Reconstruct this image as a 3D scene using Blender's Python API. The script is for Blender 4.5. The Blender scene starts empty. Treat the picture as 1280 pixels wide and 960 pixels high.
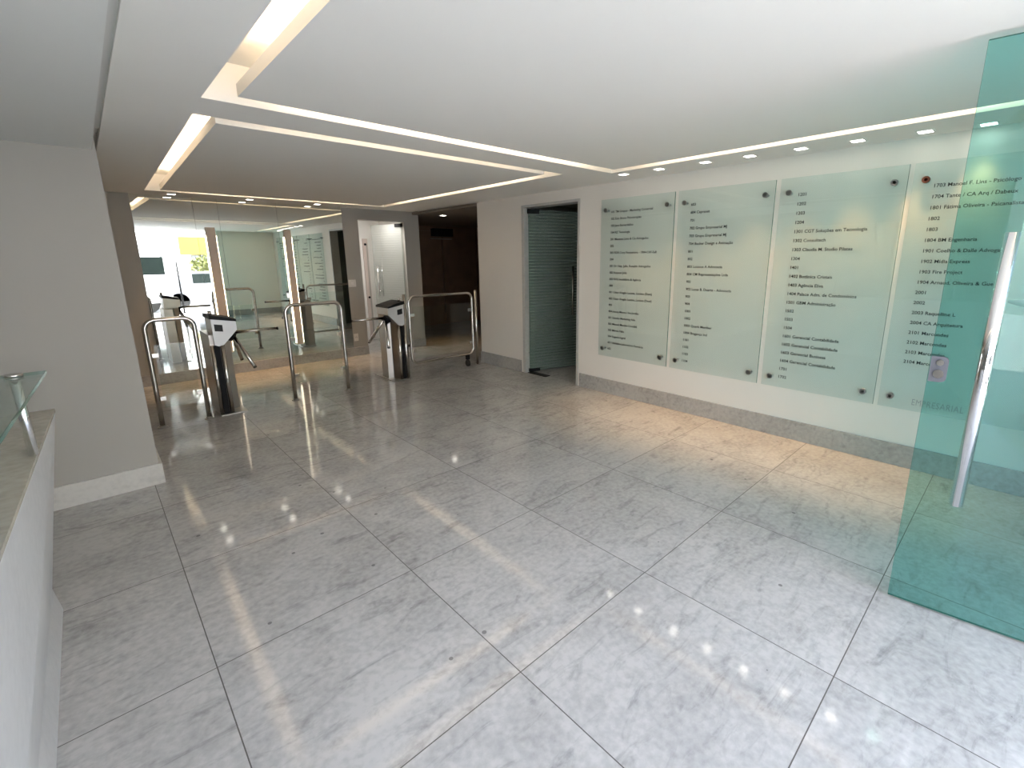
import bpy, bmesh, math, random
from mathutils import Vector, Matrix
random.seed(7)
sc = bpy.context.scene
COL = sc.collection
PI = math.pi

# ------------------------------------------------------------------ helpers
ORIGIN = {}          # root or part object -> world offset of its local origin


class MB:
    """collects shapes (world coordinates) into one mesh"""
    def __init__(self):
        self.bm = bmesh.new()

    def box(self, a, b, bevel=0.0):
        x0, y0, z0 = [min(a[i], b[i]) for i in range(3)]
        x1, y1, z1 = [max(a[i], b[i]) for i in range(3)]
        vs = [self.bm.verts.new(p) for p in ((x0, y0, z0), (x1, y0, z0), (x1, y1, z0), (x0, y1, z0), (x0, y0, z1), (x1, y0, z1), (x1, y1, z1), (x0, y1, z1))]
        fs = [self.bm.faces.new([vs[i] for i in f]) for f in ((0, 3, 2, 1), (4, 5, 6, 7), (0, 1, 5, 4), (1, 2, 6, 5), (2, 3, 7, 6), (3, 0, 4, 7))]
        if bevel:
            es = list({e for f in fs for e in f.edges})
            bmesh.ops.bevel(self.bm, geom=es, offset=bevel, segments=2, profile=0.5, affect='EDGES')
        return self

    def prism(self, base, top):
        """two matching polygons joined by side faces"""
        n = len(base)
        lo = [self.bm.verts.new(p) for p in base]
        hi = [self.bm.verts.new(p) for p in top]
        fs = [self.bm.faces.new(lo[::-1]), self.bm.faces.new(hi)]
        for i in range(n):
            j = (i + 1) % n
            fs.append(self.bm.faces.new((lo[i], lo[j], hi[j], hi[i])))
        bmesh.ops.recalc_face_normals(self.bm, faces=fs)
        return self

    def column(self, poly, z0, z1):
        return self.prism([(x, y, z0) for x, y in poly], [(x, y, z1) for x, y in poly])

    def tube(self, pts, r, seg=14, closed=False, r1=None):
        pts = [Vector(p) for p in pts]
        n = len(pts)
        rings = []
        ref = None
        for i, p in enumerate(pts):
            if closed:
                t = (pts[(i + 1) % n] - pts[i - 1]).normalized()
            else:
                t = (pts[min(i + 1, n - 1)] - pts[max(i - 1, 0)]).normalized()
            if ref is None:
                ref = Vector((0, 0, 1)) if abs(t.z) < .9 else Vector((0, 1, 0))
            u = (ref - t * ref.dot(t))
            if u.length < 1e-4:
                u = t.orthogonal()
            u.normalize()
            ref = u
            v = t.cross(u)
            rr = r if r1 is None else r + (r1 - r) * i / (n - 1)
            rings.append([self.bm.verts.new(p + (u * math.cos(a) + v * math.sin(a)) * rr) for a in [2 * PI * k / seg for k in range(seg)]])
        fs = []
        m = n if closed else n - 1
        for i in range(m):
            A, B = rings[i], rings[(i + 1) % n]
            for k in range(seg):
                f = self.bm.faces.new((A[k], A[(k + 1) % seg], B[(k + 1) % seg], B[k]))
                f.smooth = True
                fs.append(f)
        if not closed:
            fs.append(self.bm.faces.new(rings[0][::-1]))
            fs.append(self.bm.faces.new(rings[-1]))
        bmesh.ops.recalc_face_normals(self.bm, faces=fs)
        return self

    def cyl(self, a, b, r, seg=20, r1=None):
        return self.tube([a, b], r, seg, r1=r1)

    def ball(self, c, r, seg=14):
        M = Matrix.Translation(c)
        res = bmesh.ops.create_uvsphere(self.bm, u_segments=seg, v_segments=max(6, seg // 2), radius=r, matrix=M)
        for v in res['verts']:
            for f in v.link_faces:
                f.smooth = True
        return self

    def build(self, name, material, parent=None):
        me = bpy.data.meshes.new(name)
        off = ORIGIN.get(parent, Vector((0, 0, 0))) if parent else Vector((0, 0, 0))
        for v in self.bm.verts:
            v.co -= off
        self.bm.to_mesh(me)
        self.bm.free()
        mats = material if isinstance(material, (list, tuple)) else [material]
        for m in mats:
            me.materials.append(m)
        o = bpy.data.objects.new(name, me)
        COL.objects.link(o)
        if parent:
            o.parent = parent
        ORIGIN[o] = off.copy()
        return o


def tag(o, label=None, cat=None, group=None, kind=None):
    if label: o['label'] = label
    if cat: o['category'] = cat
    if group: o['group'] = group
    if kind: o['kind'] = kind
    return o


def thing(name, label, cat, loc, group=None, kind=None):
    o = bpy.data.objects.new(name, None)
    o.empty_display_size = .1
    o.location = loc
    COL.objects.link(o)
    ORIGIN[o] = Vector(loc)
    return tag(o, label, cat, group, kind)


def struct(name, mb, material, parent=None, label=None):
    o = mb.build(name, material, parent)
    if not parent:
        o['kind'] = 'structure'
        if label: o['label'] = label
    return o


def copy_thing(o, delta):
    r = o.copy(); COL.objects.link(r)
    r.location = o.location + Vector(delta)
    ORIGIN[r] = ORIGIN[o] + Vector(delta)
    for ch in list(o.children):
        c = ch.copy(); COL.objects.link(c); c.parent = r
        for g in ch.children:
            d = g.copy(); COL.objects.link(d); d.parent = c
    return r


# ------------------------------------------------------------------ materials
def newmat(name):
    m = bpy.data.materials.new(name)
    m.use_nodes = True
    nt = m.node_tree
    return m, nt, nt.nodes, nt.links, nt.nodes['Principled BSDF']


def pmat(name, col, rough=.5, metal=0., noise=0., scale=6., emit=None, estr=0., coat=0., spec=None):
    m, nt, N, L, b = newmat(name)
    b.inputs['Roughness'].default_value = rough
    b.inputs['Metallic'].default_value = metal
    b.inputs['Coat Weight'].default_value = coat
    if spec is not None:
        b.inputs['Specular IOR Level'].default_value = spec
    tc = N.new('ShaderNodeTexCoord')
    nz = N.new('ShaderNodeTexNoise')
    nz.inputs['Scale'].default_value = scale
    nz.inputs['Detail'].default_value = 5
    L.new(tc.outputs['Object'], nz.inputs['Vector'])
    mix = N.new('ShaderNodeMix'); mix.data_type = 'RGBA'
    k = noise
    mix.inputs['A'].default_value = (*[c * (1 - k) for c in col], 1)
    mix.inputs['B'].default_value = (*[min(1, c * (1 + k)) for c in col], 1)
    L.new(nz.outputs['Fac'], mix.inputs['Factor'])
    L.new(mix.outputs['Result'], b.inputs['Base Color'])
    if emit:
        b.inputs['Emission Color'].default_value = (*emit, 1)
        b.inputs['Emission Strength'].default_value = estr
    return m


def math_node(nt, op, a, b=None):
    n = nt.nodes.new('ShaderNodeMath'); n.operation = op
    for i, v in enumerate((a, b)):
        if v is None: continue
        if isinstance(v, (int, float)): n.inputs[i].default_value = v
        else: nt.links.new(v, n.inputs[i])
    return n.outputs[0]


def marble(name, light, dark, rough, tile=None, x0=0., y0=0., grout=.0028, axis='XY', vein=.5, warm=None, rot=.6, spec=.5):
    m, nt, N, L, b = newmat(name)
    tc = N.new('ShaderNodeTexCoord')
    sep = N.new('ShaderNodeSeparateXYZ'); L.new(tc.outputs['Object'], sep.inputs[0])
    vec = tc.outputs['Object']
    tint = None
    if tile:
        fx = math_node(nt, 'DIVIDE', math_node(nt, 'SUBTRACT', sep.outputs[axis[0]], x0), tile)
        fy = math_node(nt, 'DIVIDE', math_node(nt, 'SUBTRACT', sep.outputs[axis[1]], y0), tile)
        ix, iy = math_node(nt, 'FLOOR', fx), math_node(nt, 'FLOOR', fy)
        comb = N.new('ShaderNodeCombineXYZ'); L.new(ix, comb.inputs[0]); L.new(iy, comb.inputs[1])
        wn = N.new('ShaderNodeTexWhiteNoise'); wn.noise_dimensions = '3D'; L.new(comb.outputs[0], wn.inputs[0])
        sc_ = N.new('ShaderNodeVectorMath'); sc_.operation = 'SCALE'; sc_.inputs['Scale'].default_value = 40
        L.new(wn.outputs['Color'], sc_.inputs[0])
        add = N.new('ShaderNodeVectorMath'); L.new(vec, add.inputs[0]); L.new(sc_.outputs[0], add.inputs[1])
        vec = add.outputs[0]
        tint = wn.outputs['Value']
        px = math_node(nt, 'ABSOLUTE', math_node(nt, 'SUBTRACT', math_node(nt, 'FRACT', fx), .5))
        py = math_node(nt, 'ABSOLUTE', math_node(nt, 'SUBTRACT', math_node(nt, 'FRACT', fy), .5))
        edge = math_node(nt, 'GREATER_THAN', math_node(nt, 'MAXIMUM', px, py), .5 - grout / tile)
    # broad clouds
    n1 = N.new('ShaderNodeTexNoise'); n1.inputs['Scale'].default_value = 2.2; n1.inputs['Detail'].default_value = 7; n1.inputs['Roughness'].default_value = .62
    n1.inputs['Distortion'].default_value = .6
    L.new(vec, n1.inputs['Vector'])
    # streaks along one diagonal
    mp = N.new('ShaderNodeMapping'); mp.inputs['Rotation'].default_value = (0, 0, rot); mp.inputs['Scale'].default_value = (4.2, 14, 14)
    L.new(vec, mp.inputs['Vector'])
    n2 = N.new('ShaderNodeTexNoise'); n2.inputs['Scale'].default_value = 1.; n2.inputs['Detail'].default_value = 8; n2.inputs['Roughness'].default_value = .66
    n2.inputs['Distortion'].default_value = 1.0
    L.new(mp.outputs[0], n2.inputs['Vector'])
    r2 = N.new('ShaderNodeMapRange'); r2.inputs['From Min'].default_value = .52; r2.inputs['From Max'].default_value = .80
    L.new(n2.outputs['Fac'], r2.inputs['Value'])
    r1 = N.new('ShaderNodeMapRange'); r1.inputs['From Min'].default_value = .38; r1.inputs['From Max'].default_value = .72
    L.new(n1.outputs['Fac'], r1.inputs['Value'])
    # fine grain
    n3 = N.new('ShaderNodeTexNoise'); n3.inputs['Scale'].default_value = 38; n3.inputs['Detail'].default_value = 3
    L.new(vec, n3.inputs['Vector'])
    r3 = N.new('ShaderNodeMapRange'); r3.inputs['From Min'].default_value = .3; r3.inputs['From Max'].default_value = .7
    r3.inputs['To Min'].default_value = -.17; r3.inputs['To Max'].default_value = .17
    L.new(n3.outputs['Fac'], r3.inputs['Value'])
    f = math_node(nt, 'ADD', math_node(nt, 'MULTIPLY', r1.outputs[0], .38), math_node(nt, 'MULTIPLY', r2.outputs[0], vein))
    f = math_node(nt, 'ADD', f, r3.outputs[0])
    if tint is not None:
        f = math_node(nt, 'ADD', f, math_node(nt, 'MULTIPLY', tint, .10))
    cl = N.new('ShaderNodeClamp'); L.new(f, cl.inputs[0])
    mix = N.new('ShaderNodeMix'); mix.data_type = 'RGBA'
    mix.inputs['A'].default_value = (*light, 1); mix.inputs['B'].default_value = (*dark, 1)
    L.new(cl.outputs[0], mix.inputs['Factor'])
    out = mix.outputs['Result']
    # sparse dark flecks
    vo = N.new('ShaderNodeTexVoronoi'); vo.inputs['Scale'].default_value = 4.2
    L.new(vec, vo.inputs['Vector'])
    fl = math_node(nt, 'MULTIPLY', math_node(nt, 'LESS_THAN', vo.outputs['Distance'], .042), .65)
    fm = N.new('ShaderNodeMix'); fm.data_type = 'RGBA'; fm.inputs['B'].default_value = (.10, .10, .10, 1)
    L.new(fl, fm.inputs['Factor']); L.new(out, fm.inputs['A']); out = fm.outputs['Result']
    b.inputs['Specular IOR Level'].default_value = spec
    if tile:
        gm = N.new('ShaderNodeMix'); gm.data_type = 'RGBA'; gm.inputs['B'].default_value = (.085, .078, .07, 1)
        L.new(edge, gm.inputs['Factor']); L.new(out, gm.inputs['A']); out = gm.outputs['Result']
        rm = N.new('ShaderNodeMapRange'); rm.inputs['To Min'].default_value = rough; rm.inputs['To Max'].default_value = .6
        L.new(edge, rm.inputs['Value']); L.new(rm.outputs[0], b.inputs['Roughness'])
    else:
        b.inputs['Roughness'].default_value = rough
    L.new(out, b.inputs['Base Color'])
    return m


def glassmat(name, tint, frost=None, frost_fac=0., stripes=False, rough=.0, refl=1.0):
    """thin glass: tinted transparency + fresnel gloss, optionally a frosted film"""
    m = bpy.data.materials.new(name); m.use_nodes = True
    nt = m.node_tree; N = nt.nodes; L = nt.links
    for n in list(N):
        if n.type == 'BSDF_PRINCIPLED': N.remove(n)
    out = [n for n in N if n.type == 'OUTPUT_MATERIAL'][0]
    tr = N.new('ShaderNodeBsdfTransparent'); tr.inputs['Color'].default_value = (*tint, 1)
    base = tr.outputs[0]
    if frost:
        df = N.new('ShaderNodeBsdfDiffuse'); df.inputs['Color'].default_value = (*frost, 1)
        tl = N.new('ShaderNodeBsdfTranslucent'); tl.inputs['Color'].default_value = (*frost, 1)
        dm = N.new('ShaderNodeMixShader'); dm.inputs[0].default_value = .4
        L.new(df.outputs[0], dm.inputs[1]); L.new(tl.outputs[0], dm.inputs[2])
        mx = N.new('ShaderNodeMixShader'); mx.inputs[0].default_value = frost_fac
        if stripes:
            tc = N.new('ShaderNodeTexCoord'); sp = N.new('ShaderNodeSeparateXYZ'); L.new(tc.outputs['Object'], sp.inputs[0])
            fr = math_node(nt, 'FRACT', math_node(nt, 'MULTIPLY', sp.outputs['Z'], 26.))
            band = math_node(nt, 'GREATER_THAN', fr, .3)
            L.new(math_node(nt, 'ADD', math_node(nt, 'MULTIPLY', band, frost_fac * .14), frost_fac * .86), mx.inputs[0])
        L.new(base, mx.inputs[1]); L.new(dm.outputs[0], mx.inputs[2]); base = mx.outputs[0]
    gl = N.new('ShaderNodeBsdfGlossy'); gl.inputs['Roughness'].default_value = rough
    fr = N.new('ShaderNodeFresnel'); fr.inputs['IOR'].default_value = 1.5
    geo = N.new('ShaderNodeNewGeometry')
    # fresnel of the outer side for both faces of the pane
    iv = N.new('ShaderNodeMix'); iv.data_type = 'FLOAT'
    iv.inputs['A'].default_value = 1.5; iv.inputs['B'].default_value = 1 / 1.5
    L.new(geo.outputs['Backfacing'], iv.inputs['Factor']); L.new(iv.outputs['Result'], fr.inputs['IOR'])
    mg = N.new('ShaderNodeMixShader')
    L.new(math_node(nt, 'MULTIPLY', fr.outputs[0], refl), mg.inputs[0]); L.new(base, mg.inputs[1]); L.new(gl.outputs[0], mg.inputs[2])
    L.new(mg.outputs[0], out.inputs['Surface'])
    return m


def emitmat(name, col, s):
    m = bpy.data.materials.new(name); m.use_nodes = True
    nt = m.node_tree; N = nt.nodes; L = nt.links
    for n in list(N):
        if n.type == 'BSDF_PRINCIPLED': N.remove(n)
    out = [n for n in N if n.type == 'OUTPUT_MATERIAL'][0]
    e = N.new('ShaderNodeEmission'); e.inputs[0].default_value = (*col, 1); e.inputs[1].default_value = s
    L.new(e.outputs[0], out.inputs['Surface'])
    return m


T = .8105
TX0, TY0 = .1364, 3.5275
M_floor = marble('polished_grey_marble_tiles', (.51, .50, .485), (.19, .19, .185), .07, tile=T, x0=TX0, y0=TY0, vein=.62, grout=.0019)
M_base = marble('baseboard_marble', (.42, .41, .39), (.17, .165, .16), .3, vein=.6)
M_counter = marble('counter_front_marble', (.55, .555, .565), (.40, .41, .42), .35, vein=.25, rot=1.5)
M_ctop = marble('counter_top_marble', (.44, .41, .35), (.22, .205, .175), .25, vein=.5)
M_jamb = marble('jamb_marble', (.52, .51, .48), (.34, .33, .31), .35, vein=.4)
M_ceil = pmat('ceiling_white_plaster', (.89, .88, .845), .9, noise=.015, scale=2)
M_ceil2 = pmat('reception_ceiling_shaded_white', (.70, .71, .69), .9)  # same white as the lobby ceiling, its weaker light darkened into the colour
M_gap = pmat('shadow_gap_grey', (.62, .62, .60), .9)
M_wr = pmat('wall_offwhite_paint', (.80, .755, .69), .75, noise=.02, scale=3)
M_wl = pmat('wall_grey_paint', (.40, .383, .348), .75, noise=.02, scale=3)
M_wf = pmat('wall_pale_paint', (.90, .885, .80), .7, noise=.02, scale=3)
M_white = pmat('white_paint', (.82, .80, .77), .6)
M_wood = pmat('dark_wood_panelling', (.21, .135, .085), .35, noise=.3, scale=5)
M_black = pmat('black_plastic', (.012, .012, .013), .5, spec=.12)
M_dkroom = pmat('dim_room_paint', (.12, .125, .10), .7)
M_mirror = pmat('mirror_silver', (.90, .92, .88), .0, 1.0)
M_chrome = pmat('polished_steel', (.58, .55, .51), .16, 1.0, noise=.03)
M_brush = pmat('brushed_steel', (.38, .355, .325), .36, 1.0, noise=.06, scale=30)
M_silver = pmat('silver_paint', (.60, .60, .60), .35, .25)
M_lock = pmat('lock_grey_metal', (.13, .13, .145), .45, .4)
M_bright = pmat('mirror_chrome_bar', (.86, .86, .87), .05, 1.0)
M_knob = pmat('satin_standoff', (.36, .36, .34), .3, 1.0)
M_knob_brown = pmat('dark_brown_cap', (.06, .025, .02), .4)
M_rubber = pmat('black_rubber', (.02, .02, .02), .6)
M_screen = pmat('display_window', (.015, .016, .018), .4, spec=.2)
M_glyph = pmat('display_digits', (.25, .26, .27), .4)
M_ink = pmat('black_lettering', (.02, .022, .022), .6)
M_inkgrey = pmat('grey_lettering', (.30, .31, .30), .6)
M_plate = pmat('white_switch_plate', (.74, .72, .68), .45)
M_pink = pmat('pinkish_door_rail', (.60, .50, .46), .5)
M_panelglass = glassmat('directory_glass', (.945, .985, .98), frost=(.70, .80, .77), frost_fac=.06)
M_greenglass = glassmat('green_door_glass', (.655, .885, .875))
M_clear = glassmat('clear_glass', (.93, .965, .95))
M_shelfglass = glassmat('shelf_glass', (.86, .93, .91))
M_edge = pmat('glass_edge_green', (.06, .16, .13), .2)
M_stripe = glassmat('striped_frosted_glass', (.90, .93, .92), frost=(.72, .72, .70), frost_fac=.30, stripes=True)
M_stripe_dark = glassmat('striped_tinted_glass', (.70, .80, .74), frost=(.46, .54, .49), frost_fac=.36, stripes=True)
M_lamp = emitmat('downlight_glow', (1., .93, .82), 14)
M_tube = emitmat('cove_tube_glow', (1., .77, .55), 34)
M_slit = emitmat('wall_light_glow', (1., .84, .62), 5)
M_beige = pmat('beige_board', (.55, .47, .39), .5)
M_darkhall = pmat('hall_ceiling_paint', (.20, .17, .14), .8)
# street
M_pave = pmat('street_paving', (.55, .54, .52), .85, noise=.1, scale=8)
M_vanw = pmat('white_van_paint', (.85, .86, .88), .25)
M_vglass = pmat('van_window', (.012, .018, .016), .25, spec=.25)
M_yel = pmat('yellow_sign', (.20, .16, .022), .5)
M_org = pmat('orange_sign', (.22, .09, .02), .5)
M_bld = pmat('pale_facade', (.80, .79, .75), .8, noise=.05, scale=3)
M_leaf = pmat('leaves_olive', (.16, .17, .05), .7, noise=.4, scale=9)
M_bark = pmat('bark', (.14, .10, .07), .9, noise=.3)
M_car = pmat('grey_car_paint', (.30, .31, .33), .3, .3)

# ------------------------------------------------------------------ key sizes (metres)
XW, YM, H = 4.105, 7.285, 2.25
YF = -.65                      # entrance plane
XL, YL = .178, 3.963           # outer corner of the left wall

# ------------------------------------------------------------------ camera (level fitted from the tile grid and wall lines)
R = [[0.7236469721862264, -0.6901352097619895, -0.0069607393631111346],
     [-0.15799195514749492, -0.1558291921137866, -0.9750670771766609],
     [0.6718434354478569, 0.7067040788986144, -0.22180113351407791]]
cam = bpy.data.cameras.new('camera')
co = bpy.data.objects.new('camera', cam); COL.objects.link(co)
right, down, fwd = (Vector(r) for r in R)
m3 = Matrix((right, -down, -fwd)).transposed()
co.matrix_world = Matrix.Translation((0, 0, 1.5)) @ m3.to_4x4()
cam.sensor_width = 36; cam.sensor_fit = 'HORIZONTAL'
cam.lens = 586.587 / 1280 * 36
cam.shift_x = -(671.12 - 640) / 1280
cam.shift_y = (455.66 - 480) / 1280
cam.clip_start = .02; cam.clip_end = 200
sc.camera = co

# ------------------------------------------------------------------ SETTING
struct('floor', MB().box((-3.6, -.75, -.12), (8.2, 10.2, 0)), M_floor, label='polished pale grey marble tile floor')

# right wall with an opening for the glass door and the hall opening at its far end
D2a, D2b, D2h = 3.605, 4.575, 2.135        # door_2 opening
wr = MB()
wr.box((XW, YF - .1, 0), (XW + .16, D2a, 2.45))
wr.box((XW, D2a, D2h), (XW + .16, D2b, 2.45))
wr.box((XW, D2b, 0), (XW + .16, 5.50, 2.45))
struct('wall_right', wr, M_wr, label='off-white wall carrying the glass directory panels')
# back wall: stub, mirror backing, door section
D1a, D1b, D1h = 3.175, 3.945, 2.085
wb = MB()
wb.box((XL, YM, 0), (D1a, YM + .12, 2.45))
wb.box((D1a, YM, D1h), (D1b, YM + .12, 2.45))
wb.box((D1b, YM, 0), (4.215, YM + .12, 2.45))
struct('wall_back', wb, M_wl, label='grey wall at the far end holding the mirror')
struct('wall_left', MB().box((-3.6, YL, 0), (XL, YM + .12, 2.45)), M_wl, label='grey wall behind the reception counter')
struct('wall_reception', MB().box((-3.7, -.75, 0), (-3.6, YL, 2.45)), M_wl)
wf = MB()
wf.box((2.535, YF - .1, 0), (XW, YF, 2.45))
wf.box((-3.6, YF - .1, 0), (-1.2, YF, 2.45))
wf.box((-1.2, YF - .1, 2.26), (2.535, YF, 2.45))
struct('wall_front', wf, M_wf, label='pale wall beside the entrance opening')

# baseboards
bb = MB()
bb.box((XW - .018, YF, 0), (XW, D2a - .03, .162), .003)
bb.box((XW - .018, D2b + .03, 0), (XW, 5.50, .162), .003)
struct('baseboard_right', bb, M_base, label='grey marble baseboard under the directory panels')
bb = MB()
bb.box((XL + .001, YM - .016, 0), (D1a, YM, .135), .003)
bb.box((D1b, YM - .016, 0), (4.215, YM, .135), .003)
struct('baseboard_back', bb, M_base)
bb = MB()
bb.box((-3.6, YL - .018, 0), (XL + .018, YL, .145), .003)
bb.box((XL, YL, 0), (XL + .018, YM - .017, .145), .003)
struct('baseboard_left', bb, marble('baseboard_white_marble', (.62, .60, .56), (.40, .39, .37), .35, vein=.5), label='white marble baseboard on the grey left wall')
struct('baseboard_front', MB().box((2.56, YF, 0), (XW - .019, YF + .016, .15), .003), M_base)

# hall behind the far right opening (dark wood)
hw = MB()
hw.box((7.0, 5.3, 0), (7.1, 9.6, 2.45))
hw.box((XW + .161, 5.34, 0), (7.0, 5.44, 2.45))
hw.box((4.216, 9.5, 0), (7.0, 9.6, 2.45))
hw.box((4.216, YM + .121, 0), (4.256, 9.5, 2.45))
# recessed lift-door bays on the far hall wall
hw.box((5.05, 9.44, 0), (5.15, 9.5, 2.1)); hw.box((6.05, 9.44, 0), (6.15, 9.5, 2.1)); hw.box((5.05, 9.44, 2.1), (6.15, 9.5, 2.2))
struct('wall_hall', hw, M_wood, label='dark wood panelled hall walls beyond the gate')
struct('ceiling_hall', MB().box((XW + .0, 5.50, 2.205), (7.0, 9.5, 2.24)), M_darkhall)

# room behind door_1 (white) and behind door_2 (dim)
w1 = MB()
w1.box((3.00, YM + .121, 0), (3.06, 9.4, 2.3)); w1.box((4.15, YM + .121, 0), (4.2, 9.4, 2.3))
w1.box((3.06, 8.6, 0), (4.15, 8.7, 2.3)); w1.box((3.06, YM + .121, 2.25), (4.15, 8.6, 2.3))
struct('wall_office', w1, M_white)
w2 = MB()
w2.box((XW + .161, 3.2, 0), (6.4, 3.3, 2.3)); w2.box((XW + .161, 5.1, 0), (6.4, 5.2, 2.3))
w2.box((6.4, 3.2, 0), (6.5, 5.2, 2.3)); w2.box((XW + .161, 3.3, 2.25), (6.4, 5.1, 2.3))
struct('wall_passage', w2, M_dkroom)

# ---- ceiling: outer soffit with two light coves, board islands hanging inside them
C1 = [(.535, -.25), (3.655, -.25), (3.655, 2.84), (.54, 2.86)]       # outer edges of the coves
C2 = [(.555, 3.195), (3.36, 3.165), (3.41, 6.86), (.64, 6.87)]
G = .125                                                             # cove width
XC = .212                                                            # left edge of the lobby ceiling


def inset(q, g):
    return [(q[0][0] + g, q[0][1] + g), (q[1][0] - g, q[1][1] + g), (q[2][0] - g, q[2][1] - g), (q[3][0] + g, q[3][1] - g)]


def quad_prism(mb, q, z0, z1):
    mb.column(q, z0, z1)


ym = 3.02
cm = MB()
ZT = 2.43
for (ya, yb, C) in ((YF, ym, C1), (ym, YM, C2)):
    quad_prism(cm, [(XC, ya), (C[0][0], C[0][1]), (C[3][0], C[3][1]), (XC, yb)], H, ZT)
    quad_prism(cm, [(C[1][0], C[1][1]), (XW, ya), (XW, yb), (C[2][0], C[2][1])], H, ZT)
    quad_prism(cm, [(XC, ya), (XW, ya), C[1], C[0]], H, ZT)
    quad_prism(cm, [C[3], C[2], (XW, yb), (XC, yb)], H, ZT)
ceil = struct('ceiling', cm, M_ceil, label='white dropped ceiling with two rectangular light coves')
struct('ceiling_board', MB().box((XC, YF, ZT), (XW, YM, ZT + .03)), M_ceil, ceil)
for C in (C1, C2):
    I = inset(C, G)
    mb = MB(); quad_prism(mb, I, H, H + .055)
    struct('ceiling_island', mb, M_ceil, ceil)
    J = inset(C, G + .085)
    zt = H + .085
    ends = .20
    for k in range(4):
        a, b = Vector((*J[k], zt)), Vector((*J[(k + 1) % 4], zt))
        if C is C2 and k == 0:
            continue
        d = (b - a).normalized()
        MB().cyl(a + d * ends, b - d * ends, .011, 10).build('light_tube', M_tube, ceil)
    if C is C2:
        a, b = Vector((*J[0], zt)), Vector((*J[1], zt)); d = (b - a).normalized()
        MB().cyl(a + d * ends, b - d * ends, .011, 10).build('light_tube', M_tube, ceil)
# shadow gap along the left edge and the lower reception ceiling
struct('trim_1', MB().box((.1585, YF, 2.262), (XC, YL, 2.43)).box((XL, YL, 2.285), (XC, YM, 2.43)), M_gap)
struct('ceiling_reception', MB().box((-3.6, YF, 2.14), (.158, YL, 2.40)), M_ceil2, label='lower reception ceiling at the top left')
struct('roof_light_seal', MB().box((-4.2, -.95, 2.47), (8.4, 10.4, 2.62)), M_bld)  # unseen slab added to stop light leaking in at the ceiling edges

# ------------------------------------------------------------------ doors
# door_2: frosted glass leaf in a marble frame in the right wall
d2 = thing('door_2', 'striped frosted glass door in marble frame, ajar in the right wall', 'door', (XW, D2b, 0), kind='structure')
f = MB()
f.box((XW - .008, D2b - .045, 0), (XW + .168, D2b - .0005, D2h))
f.box((XW - .008, D2a + .0005, 0), (XW + .168, D2a + .03, D2h))
f.box((XW - .008, D2a + .03, D2h - .03), (XW + .168, D2b - .045, D2h - .0005))
f.build('door_frame', M_jamb, d2)
hx, hy = XW + .055, D2b - .062
ex, ey = 4.93, 4.30
dv = Vector((ex - hx, ey - hy, 0)); Ld = dv.length; dv.normalize(); nv = Vector((-dv.y, dv.x, 0))


def leaf_box(mb, o, dv, nv, t0, t1, z0, z1, w, off=0.):
    a = Vector(o)
    P = []
    for (t, s) in ((t0, -1), (t1, -1), (t1, 1), (t0, 1)):
        p = a + dv * t + nv * (off + s * w)
        P.append((p.x, p.y))
    mb.column(P, z0, z1)
    return mb


leaf_box(MB(), (hx, hy, 0), dv, nv, 0, Ld, .012, 2.085, .005).build('glass_leaf', M_stripe_dark, d2)
leaf_box(MB(), (hx, hy, 0), dv, nv, -.01, .15, 2.04, 2.095, .014).build('hinge_clamp', M_black, d2)
leaf_box(MB(), (hx, hy, 0), dv, nv, -.01, .15, .008, .05, .014).build('hinge_clamp', M_black, d2)
MB().box((XW + .01, D2b - .40, 0), (XW + .10, D2b - .07, .006)).build('floor_spring', M_black, d2)
hb = MB()
hp = Vector((hx, hy, 0)) + dv * (Ld * .80)
for s in (-1, 1):
    p = hp + nv * (.045 * s)
    hb.cyl((p.x, p.y, .74), (p.x, p.y, 1.385), .0135, 14)
for z in (.84, 1.29):
    a = hp + nv * .045; b = hp - nv * .045
    hb.cyl((a.x, a.y, z), (b.x, b.y, z), .009, 12)
hb.build('door_handle', M_chrome, d2)

# door_1: glass leaf swung into the white office
d1 = thing('door_1', 'glass door with steel pull handle swung into the bright white office', 'door', (D1b, YM, 0), kind='structure')
ang = 1.29
dv1 = Vector((-math.cos(ang), math.sin(ang), 0)); nv1 = Vector((dv1.y, -dv1.x, 0))
o1 = (D1b - .02, YM + .06, 0)
leaf_box(MB(), o1, dv1, nv1, 0, .72, .012, 2.06, .005).build('glass_leaf', M_stripe, d1)
leaf_box(MB(), o1, dv1, nv1, -.01, .14, 2.01, 2.065, .014).build('hinge_clamp', M_black, d1)
leaf_box(MB(), o1, dv1, nv1, -.01, .14, .008, .05, .014).build('hinge_clamp', M_black, d1)
hb = MB(); hp = Vector(o1) + dv1 * .58
for s in (-1, 1):
    p = hp + nv1 * (.045 * s)
    hb.cyl((p.x, p.y, .86), (p.x, p.y, 1.38), .0135, 14)
for z in (.95, 1.29):
    a = hp + nv1 * .045; b = hp - nv1 * .045
    hb.cyl((a.x, a.y, z), (b.x, b.y, z), .009, 12)
hb.build('door_handle', M_bright, d1)
# pinkish rail on the office wall, with two black bolts
rl = thing('door_rail', 'pinkish vertical rail with two dark bolts inside the office doorway', 'rail', (3.83, 8.6, 0))
MB().box((3.795, 8.572, .03), (3.885, 8.5995, 1.86), .003).build('rail_body', M_pink, rl)
MB().box((3.852, 8.568, .12), (3.872, 8.5718, 1.76)).build('slot', M_wl, rl)
for z in (.80, 1.76):
    MB().cyl((3.835, 8.5715, z), (3.835, 8.558, z), .02, 12).build('bolt', M_black, rl)

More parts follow.
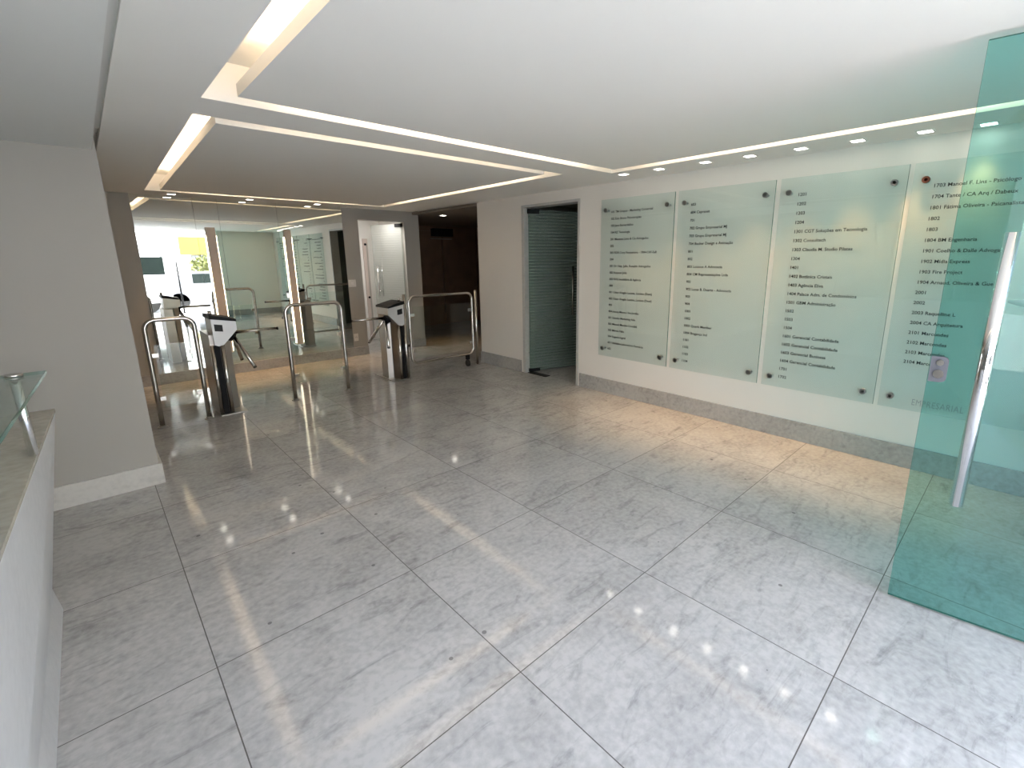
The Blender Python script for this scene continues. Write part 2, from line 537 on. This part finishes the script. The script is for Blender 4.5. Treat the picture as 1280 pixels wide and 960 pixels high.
# door_3: green tempered glass entrance leaf, standing open at the right
d3 = thing('door_3', 'green tinted glass entrance door standing open with long chrome pull bar', 'door', (2.515, -.62, 0), kind='structure')
o3 = Vector((2.515, -.62, 0)); e3 = Vector((2.408, .243, 0))
dv3 = (e3 - o3); L3 = dv3.length; dv3.normalize(); nv3 = Vector((-dv3.y, dv3.x, 0))     # nv3 points to -x
leaf_box(MB(), o3, dv3, nv3, 0, L3, .012, 2.225, .005).build('glass_leaf', M_greenglass, d3)
eb = MB()
leaf_box(eb, o3, dv3, nv3, L3 + .0002, L3 + .0012, .012, 2.225, .005)
leaf_box(eb, o3, dv3, nv3, 0, L3, .0105, .0118, .005)
leaf_box(eb, o3, dv3, nv3, 0, L3, 2.2252, 2.2265, .005)
eb.build('polished_edge', M_edge, d3)
hb = MB()
hp = o3 + dv3 * (L3 - .155)
pf = hp + nv3 * .055
hb.tube([(pf.x, pf.y, .53), (pf.x, pf.y, 1.575)], .0215, 28)
hbar = hb.build('pull_bar', M_bright, d3)
sb = MB()
for z in (.74, 1.36):
    a = hp + nv3 * .050; b = hp + nv3 * .0055
    sb.cyl((a.x, a.y, z), (b.x, b.y, z), .010, 14)
    c = hp - nv3 * .0055; d_ = hp - nv3 * .012
    sb.cyl((c.x, c.y, z), (d_.x, d_.y, z), .016, 14)
sb.build('bar_mount', M_bright, d3)
lk = MB()
lp_ = []
t0_, t1_, z0_, z1_, c_ = L3 - .056, L3 - .0015, 1.006, 1.108, .014
for (t_, z_) in ((t0_ + c_, z0_), (t1_, z0_), (t1_, z1_), (t0_ + c_, z1_), (t0_ + .004, z1_ - .006), (t0_, z1_ - c_), (t0_, z0_ + c_), (t0_ + .004, z0_ + .006)):
    lp_.append((o3 + dv3 * t_, z_))
lk.prism([((p + nv3 * .011).x, (p + nv3 * .011).y, z) for p, z in lp_], [((p - nv3 * .011).x, (p - nv3 * .011).y, z) for p, z in lp_])
lock = lk.build('lock_plate', M_lock, d3)
lc = MB()
q = o3 + dv3 * (L3 - .03)
for z, r_ in ((1.085, .012), (1.04, .017)):
    a = q + nv3 * .011; b = q + nv3 * .019
    lc.cyl((a.x, a.y, z), (b.x, b.y, z), r_, 18)
lc.build('lock_cylinder', M_chrome, lock)
MB().box((2.50, -.66, 0), (2.534, -.55, .06)).build('hinge_clamp', M_chrome, d3)
MB().box((2.50, -.66, 2.18), (2.534, -.55, 2.24)).build('hinge_clamp', M_chrome, d3)

# ------------------------------------------------------------------ mirror and backlit boards on the far wall
mr = thing('wall_mirror', 'large wall mirror reflecting the entrance and bright street', 'mirror', (1.7, YM, .137))
xs = [.525, 1.115, 1.372, 2.05, 2.935]
for a, b in zip(xs, xs[1:]):
    MB().box((a + .0015, YM - .009, .137), (b - .0015, YM - .0005, 2.249)).build('mirror_panel', M_mirror, mr)
for (x0, x1, lab) in ((1.205, 1.305, 'tall beige board with glowing edges on mirror, above the left turnstile'),
                      (2.108, 2.192, 'tall beige board with glowing edges on mirror, behind the second hoop rail')):
    t = thing('wall_light', lab, 'wall light', ((x0 + x1) / 2, YM - .03, .2), 'backlit boards on the mirror')
    MB().box((x0, YM - .040, .30), (x1, YM - .030, 1.90)).build('front_board', M_beige, t)
    MB().box((x0 + .012, YM - .0298, .32), (x1 - .012, YM - .0095, 1.88)).build('backing', M_beige, t)
    for xa in (x0 - .010, x1 + .001):
        MB().box((xa, YM - .034, .32), (xa + .009, YM - .0098, 1.80)).build('light_strip', M_slit, t)

# switch and outlet on the door section
s = thing('switch_plate', 'white square switch plate on grey wall beside the mirror', 'light switch', (2.99, YM, 1.08))
MB().box((2.945, YM - .008, 1.08), (3.06, YM - .0005, 1.19), .003).build('cover', M_plate, s)
MB().box((2.985, YM - .012, 1.115), (3.02, YM - .008, 1.155), .001).build('rocker', M_white, s)
s = thing('wall_outlet', 'white power outlet low on the grey wall beside the mirror', 'outlet', (2.99, YM, .24))
MB().box((2.95, YM - .008, .235), (3.02, YM - .0005, .352), .003).build('cover', M_plate, s)
ho = MB()
for dx, dz in ((-.012, .0), (.012, .0), (0, .012)):
    ho.cyl((2.985 + dx, YM - .0095, .292 + dz), (2.985 + dx, YM - .0078, .292 + dz), .004, 8)
ho.build('socket_hole', M_black, s)


# ------------------------------------------------------------------ downlights
def downlight(x, y, z, lab, grp, s=.036, energy=9, col=(1., .58, .25), glow=None):
    t = thing('downlight', lab, 'ceiling light', (x, y, z), grp)
    fr = MB()
    w = s + .010
    zf = z - .004
    for a, b in (((x - w, y - w), (x + w, y - s)), ((x - w, y + s), (x + w, y + w)), ((x - w, y - s), (x - s, y + s)), ((x + s, y - s), (x + w, y + s))):
        fr.box((a[0], a[1], zf), (b[0], b[1], z - .0002))
    fr.build('trim_ring', M_white, t)
    MB().box((x - s, y - s, z - .003), (x + s, y + s, z - .0002)).build('lamp_face', glow or M_lamp, t)
    l = bpy.data.lights.new('downlight_beam', 'SPOT')
    l.energy = energy; l.color = col; l.spot_size = math.radians(58); l.spot_blend = .9; l.shadow_soft_size = .03
    lo = bpy.data.objects.new('downlight_beam', l); COL.objects.link(lo)
    lo.parent = t; lo.location = (0, 0, -.02)
    return t


rows = [(4.00, .335), (3.94, .62), (3.90, .97), (3.87, 1.31), (3.85, 1.664), (3.82, 2.01), (3.80, 2.428), (3.785, 2.797)]
labs = ['square ceiling downlight seen through the green glass door',
        'square ceiling downlight first left of the green glass door',
        'square ceiling downlight second left of the green glass door',
        'square ceiling downlight third left of the green glass door',
        'square ceiling downlight fourth left of the green glass door',
        'square ceiling downlight above the middle of the second panel, third from the row\'s far end',
        'square ceiling downlight above the gap of first and second panels, next to the far-end one',
        'square ceiling downlight at the far end of the row by the cove corner']
for (x, y), lab in zip(rows, labs):
    downlight(x, y, H, lab, 'downlights along the directory wall', energy=38)
for (x, y), lab in zip(((.90, 7.08), (1.70, 7.08), (2.53, 7.08)),
                       ('square ceiling downlight above the mirror\'s left end', 'square ceiling downlight above the middle of the mirror',
                        'square ceiling downlight above the mirror\'s right end')):
    downlight(x, y, H, lab, 'downlights in front of the mirror', energy=75)
downlight(4.55, 7.05, 2.205, 'lone downlight in the dark hall ceiling beyond the gate', None, s=.042, energy=38)

# ------------------------------------------------------------------ directory panels
PANEL_TEXT = [
    ['101 TM Grupos - Marketing Comercial', '102 Ezio Bruno Psicoterapias', '103 Jane Bernardelino', '104 RZ Tecnologia', '201 Menezes Lima & Cia Advogados', '202',
     '203 RDB Corp Pasquariera - 1904-CAF-EaR', '204', '301 Dr. Ney, Julio, Ronaldo Advogados', '302 Request Jobs', '303 KVG Imobiliária & Agência', '304',
     '401 César Aragão Lucena, Luciana (Dent)', '402 César Aragão Lucena, Luciana (Dent)', '403', '404 Joacey Moura / Ivo Jordão', '501 Estudio Marketing Adv.',
     '502 Manuel Mendes Contábil', '503 Márcio Félix', '504 Eugenia Ingrid', '601 Unidades Laboratório Farmácia', '602'],
    ['603', '604 Cepranet', '701', '702 Grupo Empresarial MJ', '703 Grupo Empresarial MJ', '704 Becker Design e Animação', '801', '802', '803 Loianne A Advocacia',
     '804 CM Representações Ltda', '901', '902 Lucas B. Duarte - Advocacia', '903', '904', '1001', '1002', '1003 Quark Member', '1004 Bragança Ind', '1101', '1102', '1103', '1104'],
    ['1201', '1202', '1203', '1204', '1301 CGT Soluções em Tecnologia', '1302 Consultech', '1303 Claudia M. Studio Pilates', '1304', '1401', '1402 Botânica Cristais',
     '1403 Agência Eliva', '1404 Palace Adm. de Condomínios', '1501 GBM Administração', '1502', '1503', '1504', '1601 Gerencial Contabilidade', '1602 Gerencial Contabilidade',
     '1603 Gerencial Business', '1604 Gerencial Contabilidade', '1701', '1702'],
    ['1703 Manoel F. Lins - Psicólogo Clínico', '1704 Tante / CA Arq / Dabeux', '1801 Fátima Oliveira - Psicanalista', '1802', '1803', '1804 BM Engenharia',
     '1901 Coelho & Dalle Advogados', '1902 Mídia Express', '1903 Fire Project', '1904 Arnaud, Oliveira & Guerra', '2001', '2002', '2003 Raquelline L', '2004 CA Arquitetura',
     '2101 Marcondes', '2102 Marcondes', '2103 Marcondes', '2104 Marcondes']]


def text_mesh(body, size, bold=0.0, cap=None):
    cu = bpy.data.curves.new('lettering_curve', 'FONT')
    cu.body = body; cu.size = size; cu.resolution_u = 2; cu.offset = bold; cu.extrude = .0004
    if cap: cu.space_character = cap
    o = bpy.data.objects.new('lettering_curve', cu)
    COL.objects.link(o)
    dg = bpy.context.evaluated_depsgraph_get()
    me = bpy.data.meshes.new_from_object(o.evaluated_get(dg))
    bpy.data.objects.remove(o)
    bpy.data.curves.remove(cu)
    return me


def add_text(mb, body, size, x, y, z, bold=.0005, cap=None, wide=1.):
    """lettering that faces -x and reads towards -y"""
    me = text_mesh(body, size, bold, cap)
    M = Matrix(((0, 0, -1, x), (-wide, 0, 0, y), (0, 1, 0, z), (0, 0, 0, 1)))
    me.transform(M)
    mb.bm.from_mesh(me)
    bpy.data.meshes.remove(me)


PX = XW - .045                       # front plane of the panels
PY = [(3.270, 2.412), (2.374, 1.530), (1.490, .692), (.662, -.17)]
plabels = ['first glass directory panel, nearest the frosted door, suites 101 to 602', 'second glass directory panel along the wall, suites 603 to 1104',
           'third glass directory panel along the wall, suites 1201 to 1702', 'fourth glass directory panel, partly behind the green door, suites 1703 to 2104']
sizes = [.0315, .0325, .0335, .0315]
for k, ((ya, yb), lab) in enumerate(zip(PY, plabels)):
    t = thing('directory_sign', lab, 'directory sign', (PX, (ya + yb) / 2, .44), 'glass tenant directory panels')
    MB().box((PX, yb, .435), (PX + .008, ya, 2.083)).build('glass_sheet', M_panelglass, t)
    ed = MB()
    if k < 3:
        ed.box((PX, yb - .0024, .435), (PX + .008, yb - .0002, 2.083))
        ed.build('polished_edge', M_edge, t)
    for yy in (ya - .068, yb + .068):
        for zz in (.52, 1.975):
            kb = MB()
            kb.cyl((PX - .022, yy, zz), (XW - .0005, yy, zz), .0105, 16)
            kb.cyl((PX - .022, yy, zz), (PX - .0005, yy, zz), .0215, 20)
            dark = (k == 3 and yy > .5 and zz > 1)
            o = kb.build('standoff', M_knob_brown if dark else M_knob, t)
            if dark: o['label'] = 'dark brown standoff cap'
    tm = MB()
    for i, line in enumerate(PANEL_TEXT[k]):
        z = 1.956 - i * (1.956 - .525) / 21 - .011
        if k == 3: z = 1.935 - i * .0680 - .011
        add_text(tm, line, sizes[k], PX - .0006, ya - .128 + (.02 if k == 3 else 0), z)
    lt = tm.build('lettering', M_ink, t)
    if k == 3:
        g = MB(); add_text(g, 'EMPRESARIAL', .062, PX - .0006, ya - .19, .478, 0, 1.1, .68)
        g.build('lettering', M_inkgrey, t)['label'] = 'grey heading lettering'


# ------------------------------------------------------------------ turnstiles
def arc(cx, cz, r, a0, a1, n=8):
    return [(cx + r * math.cos(a0 + (a1 - a0) * i / n), cz + r * math.sin(a0 + (a1 - a0) * i / n)) for i in range(n + 1)]


def turnstile(x0, sgn, label):
    """x0: centre of the narrow front; sgn: side the arms point to"""
    yf, yb = 5.36, 5.83
    X = lambda d: x0 + sgn * d
    t = thing('turnstile', label, 'turnstile', (x0, 5.55, 0), 'tripod turnstiles')
    # base plate
    MB().box((X(-.098), yf - .04, 0), (X(.13), yb + .03, .010), .002).build('base_plate', M_brush, t)
    # faceted pedestal
    poly = [(X(-.095), yf + .012), (X(.012), yf + .012), (X(.04), yf + .14), (X(.10), yf + .16), (X(.10), yb - .14), (X(.04), yb - .12), (X(.012), yb), (X(-.095), yb)]
    if sgn < 0: poly = poly[::-1]
    MB().column(poly, .0102, .80).build('pedestal', M_brush, t)
    slot = MB(); slot.box((X(-.062), yf + .004, .0102), (X(-.018), yf + .0118, .70)); slot.build('front_slot', M_black, t)
    for d in (-.082, .002):
        MB().tube([(X(d), yf, .0102), (X(d), yf, .70)], .019, 18).build('corner_tube', M_chrome, t)
    # head: silver case, sloping lid, front plate with display
    def headpoly(y, e=0):
        return [(X(-.066), y, .955), (X(.138), y, .917), (X(.138), y, .835), (X(.012), y, .70), (X(-.030), y, .69), (X(-.062), y, .705)]
    hd = MB(); hd.prism(headpoly(yf - .02), headpoly(yb - .20)); hd.build('head_case', M_brush, t)
    fp = MB(); fp.prism(headpoly(yf - .034), headpoly(yf - .0205)); fplate = fp.build('front_plate', M_silver, t)
    dp = MB()
    dp.prism([(X(-.045), yf - .0355, .905), (X(.022), yf - .0355, .892), (X(.022), yf - .0355, .828), (X(-.045), yf - .0355, .838)],
             [(X(-.045), yf - .0342, .905), (X(.022), yf - .0342, .892), (X(.022), yf - .0342, .828), (X(-.045), yf - .0342, .838)])
    disp = dp.build('display', M_screen, fplate)
    lid = MB()
    lp = lambda y, dz=0: [(X(-.076), y, .956 + dz), (X(.140), y, .917 + dz), (X(.140), y, .940 + dz), (X(.02), y, .972 + dz), (X(-.076), y, .994 + dz)]
    lid.prism(lp(yf - .045), lp(yb - .18)); lid.build('lid', M_black, t)
    MB().cyl((X(-.052), yf + .05, .98), (X(-.052), yf + .05, 1.03), .016, 16).build('card_reader', M_chrome, t)
    # hub and three arms
    ax = Vector((sgn * .7071, 0, -.7071))
    hub0 = Vector((X(.05), 5.475, .80))
    hubc = Vector((X(.105), 5.475, .80 - .03))
    hb_ = MB(); hb_.cyl(hub0, hubc + ax * .035, .062, 24, r1=.048); hub = hb_.build('hub', M_black, t)
    perp0 = Vector((sgn * .7071, 0, .7071)); perp1 = Vector((0, 1, 0))
    c0 = hubc + ax * .012 + Vector((0, 0, .03))
    for k in range(3):
        a = 2 * PI * k / 3
        d = ax * .7071 + (perp0 * math.cos(a) + perp1 * math.sin(a)) * .7071
        st = c0 + d * .03
        ln = .40 if k else .385
        MB().tube([st, st + d * ln], .0165, 16).build('arm', M_chrome, t)
        MB().cyl(st + d * ln, st + d * (ln + .010), .0168, 16).build('arm_cap', M_rubber, t)
    return t


turnstile(.878, 1, 'silver tripod turnstile at left, between the two hoop rails')
turnstile(2.738, -1, 'silver tripod turnstile at right, beside the glass swing gate')


# ------------------------------------------------------------------ hoop rails with glass
def hoop(x0, x1, y, h, label, r=.0195):
    t = thing('hoop_rail', label, 'barrier rail', ((x0 + x1) / 2, y, 0), 'steel hoop rails')
    rc = .085
    pts = [(x0, y, .004), (x0, y, .4)]
    pts += [(px, y, pz) for px, pz in arc(x0 + rc, h - rc, rc, PI, PI / 2)]
    pts += [(px, y, pz) for px, pz in arc(x1 - rc, h - rc, rc, PI / 2, 0)]
    pts += [(x1, y, .4), (x1, y, .004)]
    MB().tube(pts, r, 18).build('hoop_tube', M_chrome, t)
    for x in (x0, x1):
        fm = MB(); fm.cyl((x, y, 0), (x, y, .008), .042, 24); fm.cyl((x, y, .008), (x, y, .02), .026, 20)
        fm.build('floor_flange', M_brush, t)
    MB().box((x0 + .042, y - .004, .18), (x1 - .042, y + .004, .76)).build('glass_panel', M_clear, t)
    for x, s_ in ((x0, 1), (x1, -1)):
        for z in (.27, .67):
            MB().box((x + s_ * .016, y - .011, z - .02), (x + s_ * .066, y + .011, z + .02), .003).build('glass_clamp', M_chrome, t)
    return t


hoop(.322, .682, 5.345, .985, 'short steel hoop rail with glass, beside the grey left wall')
hoop(1.484, 2.066, 5.393, 1.03, 'wider steel hoop rail with glass, standing between the two turnstiles')

# ------------------------------------------------------------------ swing gate and its posts
g = thing('swing_gate', 'glass swing gate in rounded steel tube frame with a caster', 'gate', (3.4, 5.40, 0))
x0, x1, z0, z1, rc, y = 2.915, 3.885, .175, 1.035, .085, 5.40
pts = [(px, y, pz) for c in ((arc(x1 - rc, z1 - rc, rc, 0, PI / 2)), arc(x0 + rc, z1 - rc, rc, PI / 2, PI), arc(x0 + rc, z0 + rc, rc, PI, 1.5 * PI), arc(x1 - rc, z0 + rc, rc, 1.5 * PI, 2 * PI)) for px, pz in c]
MB().tube(pts, .0165, 16, closed=True).build('gate_frame', M_chrome, g)
MB().box((x0 + .045, y - .004, z0 + .055), (x1 - .045, y + .004, z1 - .13)).build('glass_panel', M_clear, g)
for x, s_ in ((x0, 1), (x1, -1)):
    for z in (.34, .80):
        MB().box((x + s_ * .014, y - .012, z - .022), (x + s_ * .068, y + .012, z + .022), .003).build('glass_clamp', M_chrome, g)
w = MB(); w.box((3.755, y - .02, .10), (3.805, y + .02, z0 - .012), .004); wh = w.build('caster', M_black, g)
w = MB(); w.cyl((3.768, y, .048), (3.792, y, .048), .047, 24); w.build('wheel', M_rubber, wh)
for z in (.30, .90):
    MB().box((2.8855, y - .004, z - .03), (x0 - .012, y + .012, z + .03), .002).build('hinge', M_chrome, g)
for (px, lab) in ((2.866, 'slim steel gate post next to the right turnstile'), (3.948, 'slim steel gate post next to the end of the right wall')):
    t = thing('gate_post', lab, 'post', (px, 5.405, 0), 'gate posts')
    MB().tube([(px, 5.425 if px < 3 else 5.40, .004), (px, 5.425 if px < 3 else 5.40, 1.065)], .0175, 18).build('post_tube', M_chrome, t)
    yy = 5.425 if px < 3 else 5.40
    fm = MB(); fm.cyl((px, yy, 0.0), (px, yy, .008), .038 if px > 3 else .024, 24); fm.build('floor_flange', M_brush, t)

# dark call panel and small plaque on the hall walls
hs = thing('hall_sign', 'dark box sign high in the unlit hall', 'sign', (6.2, 9.42, 1.95))
MB().box((5.75, 9.30, 1.98), (6.25, 9.438, 2.15), .006).build('sign_box', M_black, hs)
MB().box((5.72, 9.40, 1.92), (6.28, 9.438, 1.945)).build('sign_ledge', M_brush, hs)

# ------------------------------------------------------------------ reception counter with glass shelf
ct = thing('reception_counter', 'marble reception counter with slanted front at the left edge', 'counter', (-.6, 1.6, 0))
ya, yb = .1, 2.745
fx_t, fx_b = -.178, -.308
fr_ = MB()
ft = lambda y: -.171 - .036 * (2.745 - y)          # the top edge runs slightly out of square
cp = lambda y: [(fx_b - .05, y, 0), (-.292, y, 0), (fx_b, y, .11), (ft(y), y, .886), (ft(y) - .05, y, .886), (fx_b - .05, y, .11)]
fr_.prism(cp(ya), cp(yb))
fr_.build('front_panel', M_counter, ct)
en = MB(); en.prism([(-.95, yb - .03, .0), (fx_b - .051, yb - .03, .0), (fx_b - .051, yb - .03, .11), (fx_t - .052, yb - .03, .885), (-.95, yb - .03, .885)],
                    [(-.95, yb, .0), (fx_b - .051, yb, .0), (fx_b - .051, yb, .11), (fx_t - .052, yb, .885), (-.95, yb, .885)])
en.build('end_panel', M_counter, ct)
MB().column([(-.56, ya), (ft(ya) + .001, ya), (ft(yb) + .001, yb + .003), (-.56, yb + .003)], .8865, .90).build('counter_top', M_ctop, ct)
MB().box((-.95, ya, .70), (-.565, yb - .031, .735)).build('desk_top', M_ctop, ct)
MB().box((-.40, ya, .74), (-.385, yb - .031, .886)).build('inner_panel', M_counter, ct)

sh = thing('glass_shelf', 'glass shelf on chrome posts above the reception counter', 'shelf', (-.33, 1.3, .90))
MB().column([(-.55, .3), (-.222, .3), (-.133, 2.165), (-.55, 2.165)], 1.146, 1.156).build('glass_top', M_shelfglass, sh)
e_ = MB()
e_.column([(-.2218, .3), (-.2208, .3), (-.1318, 2.165), (-.1328, 2.165)], 1.146, 1.156); e_.box((-.55, 2.1652, 1.146), (-.133, 2.1662, 1.156))
e_.build('polished_edge', M_edge, sh)
for xx, yy in ((-.2, 2.115), (-.29, .75)):
    MB().tube([(xx, yy, .9002), (xx, yy, 1.1458)], .0125, 18).build('support_post', M_bright, sh)
    MB().cyl((xx, yy, 1.1562), (xx, yy, 1.164), .021, 22).build('post_cap', M_chrome, sh)

# ------------------------------------------------------------------ street outside the entrance (seen in the mirror)
struct('pavement', MB().box((-12, -5.0, -.16), (16, -.75, -.02)), M_pave)
struct('street', MB().box((-20, -14, -.3), (24, -5.0, -.18)), pmat('asphalt', (.33, .33, .33), .9, noise=.15, scale=20))
struct('sidewalk', MB().box((-20, -30, -.2), (24, -14, -.16)), M_pave)


def quadbox(mb, x0, x1, y0, y1, z0, z1):
    return mb.box((x0, y0, z0), (x1, y1, z1))


van = thing('van', 'white van parked on the street, seen in the mirror', 'van', (-.4, -4.1, -.02))
vb = MB()
prof = [(1.86, .28), (1.90, .75), (1.84, 1.05), (1.70, 1.72), (1.55, 1.86), (-2.6, 1.90), (-2.66, .30)]
vb.prism([(x, -5.0, z) for x, z in prof], [(x, -3.15, z) for x, z in prof])
vb.build('body', M_vanw, van)
for (xa, xb) in ((.90, 1.78), (.10, .82), (-.85, 0.02), (-1.8, -.95)):
    MB().box((xa, -3.149, 1.10), (xb, -3.14, 1.60), .003).build('side_window', M_vglass, van)
for xw in (1.25, -1.9):
    for yw in (-3.35, -4.8):
        MB().cyl((xw, yw - .1, .31), (xw, yw + .1, .31), .33, 24).build('wheel', M_rubber, van)
em = MB()
for i in range(3):
    em.box((1.28, -3.149, .90 + i * .06), (1.56, -3.144, .93 + i * .06))
em.build('side_emblem', M_silver, van)
sp = thing('street_pole', 'thin dark street pole seen in the mirror', 'pole', (2.02, -2.6, -.02))
MB().tube([(2.02, -2.6, -.02), (2.02, -2.6, 1.45)], .022, 12).build('pole_shaft', M_black, sp)
MB().box((1.98, -2.64, -.019), (2.06, -2.56, .01)).build('pole_base', M_black, sp)

bl = thing('street_building', 'sunlit building with yellow and orange shop signs across the street, in the mirror', 'building', (2, -16, -.16))
MB().box((-18, -18, -.16), (22, -15.5, 9)).build('facade', M_bld, bl)
MB().box((3.75, -15.45, 1.78), (6.4, -15.2, 2.65)).build('shop_sign', M_yel, bl)
MB().box((5.5, -15.18, 1.72), (6.1, -15.12, 2.3)).build('shop_sign', M_org, bl)
for z in (1.98, 2.2):
    MB().box((-8, -15.5, z), (3.6, -15.38, z + .035)).build('facade_ledge', M_car, bl)
for xa in (-6, -2.5, 1.0, 4.2, 7.6):
    MB().box((xa, -15.48, -.1), (xa + 2.2, -15.42, 1.75)).build('shop_window', pmat('shop_glass', (.22, .23, .22), .2), bl)
for xa in (-7, -3, 1, 5, 9):
    MB().box((xa, -15.48, 4.2), (xa + 1.6, -15.42, 5.8)).build('upper_window', M_vglass, bl)

tr = thing('street_tree', 'small olive green street tree seen in the mirror', 'tree', (3.7, -8.4, -.18))
tb = MB(); tb.tube([(3.7, -8.4, -.18), (3.72, -8.4, .5), (3.68, -8.42, 1.1)], .06, 10, r1=.035); tb.build('trunk', M_bark, tr)
fo = MB()
rnd = random.Random(3)
for i in range(500):
    a = rnd.uniform(0, 2 * PI); u = rnd.uniform(-1, 1); rr = rnd.random() ** .4 * .62
    c = Vector((3.7 + rr * math.cos(a) * math.sqrt(1 - u * u), -8.4 + rr * math.sin(a) * math.sqrt(1 - u * u), 1.25 + rr * u * .75))
    d = Vector((rnd.uniform(-1, 1), rnd.uniform(-1, 1), rnd.uniform(-1, 1))).normalized(); e = d.orthogonal().normalized()
    vs = [fo.bm.verts.new(c + d * .09), fo.bm.verts.new(c + e * .04), fo.bm.verts.new(c - d * .09), fo.bm.verts.new(c - e * .04)]
    fo.bm.faces.new(vs)
fo.build('crown', M_leaf, tr)

car = thing('parked_car', 'grey car parked beyond the van, seen in the mirror', 'car', (3.4, -6.4, -.18))
cb = MB()
prof = [(1.6, .12), (1.6, .55), (2.2, .68), (2.75, 1.08), (4.1, 1.10), (4.75, .72), (5.4, .66), (5.45, .12)]
cb.prism([(x, -7.2, z) for x, z in prof], [(x, -5.6, z) for x, z in prof]); cb.build('body', M_car, car)
for xa, xb in ((2.75, 3.4), (3.46, 4.1)):
    MB().box((xa, -5.6, .72), (xb, -5.59, 1.04)).build('side_window', M_vglass, car)
for xw in (2.3, 4.7):
    for yw in (-7.1, -5.68):
        MB().cyl((xw, yw - .08, .11), (xw, yw + .08, .11), .29, 20).build('wheel', M_rubber, car)

# ------------------------------------------------------------------ light
w = bpy.data.worlds.new('world'); sc.world = w; w.use_nodes = True
nt = w.node_tree
bg = nt.nodes['Background']
sky = nt.nodes.new('ShaderNodeTexSky'); sky.sky_type = 'NISHITA'
sky.sun_disc = False; sky.sun_elevation = math.radians(55); sky.sun_rotation = math.radians(20)
mixw = nt.nodes.new('ShaderNodeMix'); mixw.data_type = 'RGBA'; mixw.inputs['Factor'].default_value = .8
mixw.inputs['B'].default_value = (.87, .88, .94, 1)
nt.links.new(sky.outputs[0], mixw.inputs['A']); nt.links.new(mixw.outputs['Result'], bg.inputs['Color'])
bg.inputs['Strength'].default_value = 4.4

sun = bpy.data.lights.new('sun', 'SUN'); sun.energy = 22; sun.angle = .01; sun.color = (1, .96, .9)
so = bpy.data.objects.new('sun', sun); COL.objects.link(so)
so.rotation_euler = Vector((.25, -.5, -1.4)).to_track_quat('-Z', 'Y').to_euler()

po = bpy.data.lights.new('entrance_daylight', 'AREA'); po.shape = 'RECTANGLE'; po.size = 3.7; po.size_y = 2.26
po.cycles.is_portal = True
poo = bpy.data.objects.new('entrance_daylight', po); COL.objects.link(poo)
poo.location = (.67, YF - .11, 1.13); poo.rotation_euler = (PI / 2, 0, 0)

of = bpy.data.lights.new('office_lamp', 'AREA'); of.size = .14; of.energy = 12; of.color = (1, .95, .9)
oo = bpy.data.objects.new('office_lamp', of); COL.objects.link(oo); oo.location = (3.56, 7.48, 2.2)
pl_ = bpy.data.lights.new('passage_lamp', 'AREA'); pl_.size = .5; pl_.energy = 1.2
p2 = bpy.data.objects.new('passage_lamp', pl_); COL.objects.link(p2); p2.location = (5.2, 4.6, 2.2)

# ------------------------------------------------------------------ render look
sc.view_settings.view_transform = 'Standard'
sc.view_settings.look = 'None'
sc.view_settings.gamma = 1
sc.view_settings.use_curve_mapping = False
sc.view_settings.exposure = 0.12
cy = sc.cycles
cy.use_denoising = True
cy.max_bounces = 12; cy.diffuse_bounces = 6; cy.glossy_bounces = 6; cy.transparent_max_bounces = 24
cy.caustics_reflective = False; cy.caustics_refractive = False
cy.sample_clamp_indirect = 6
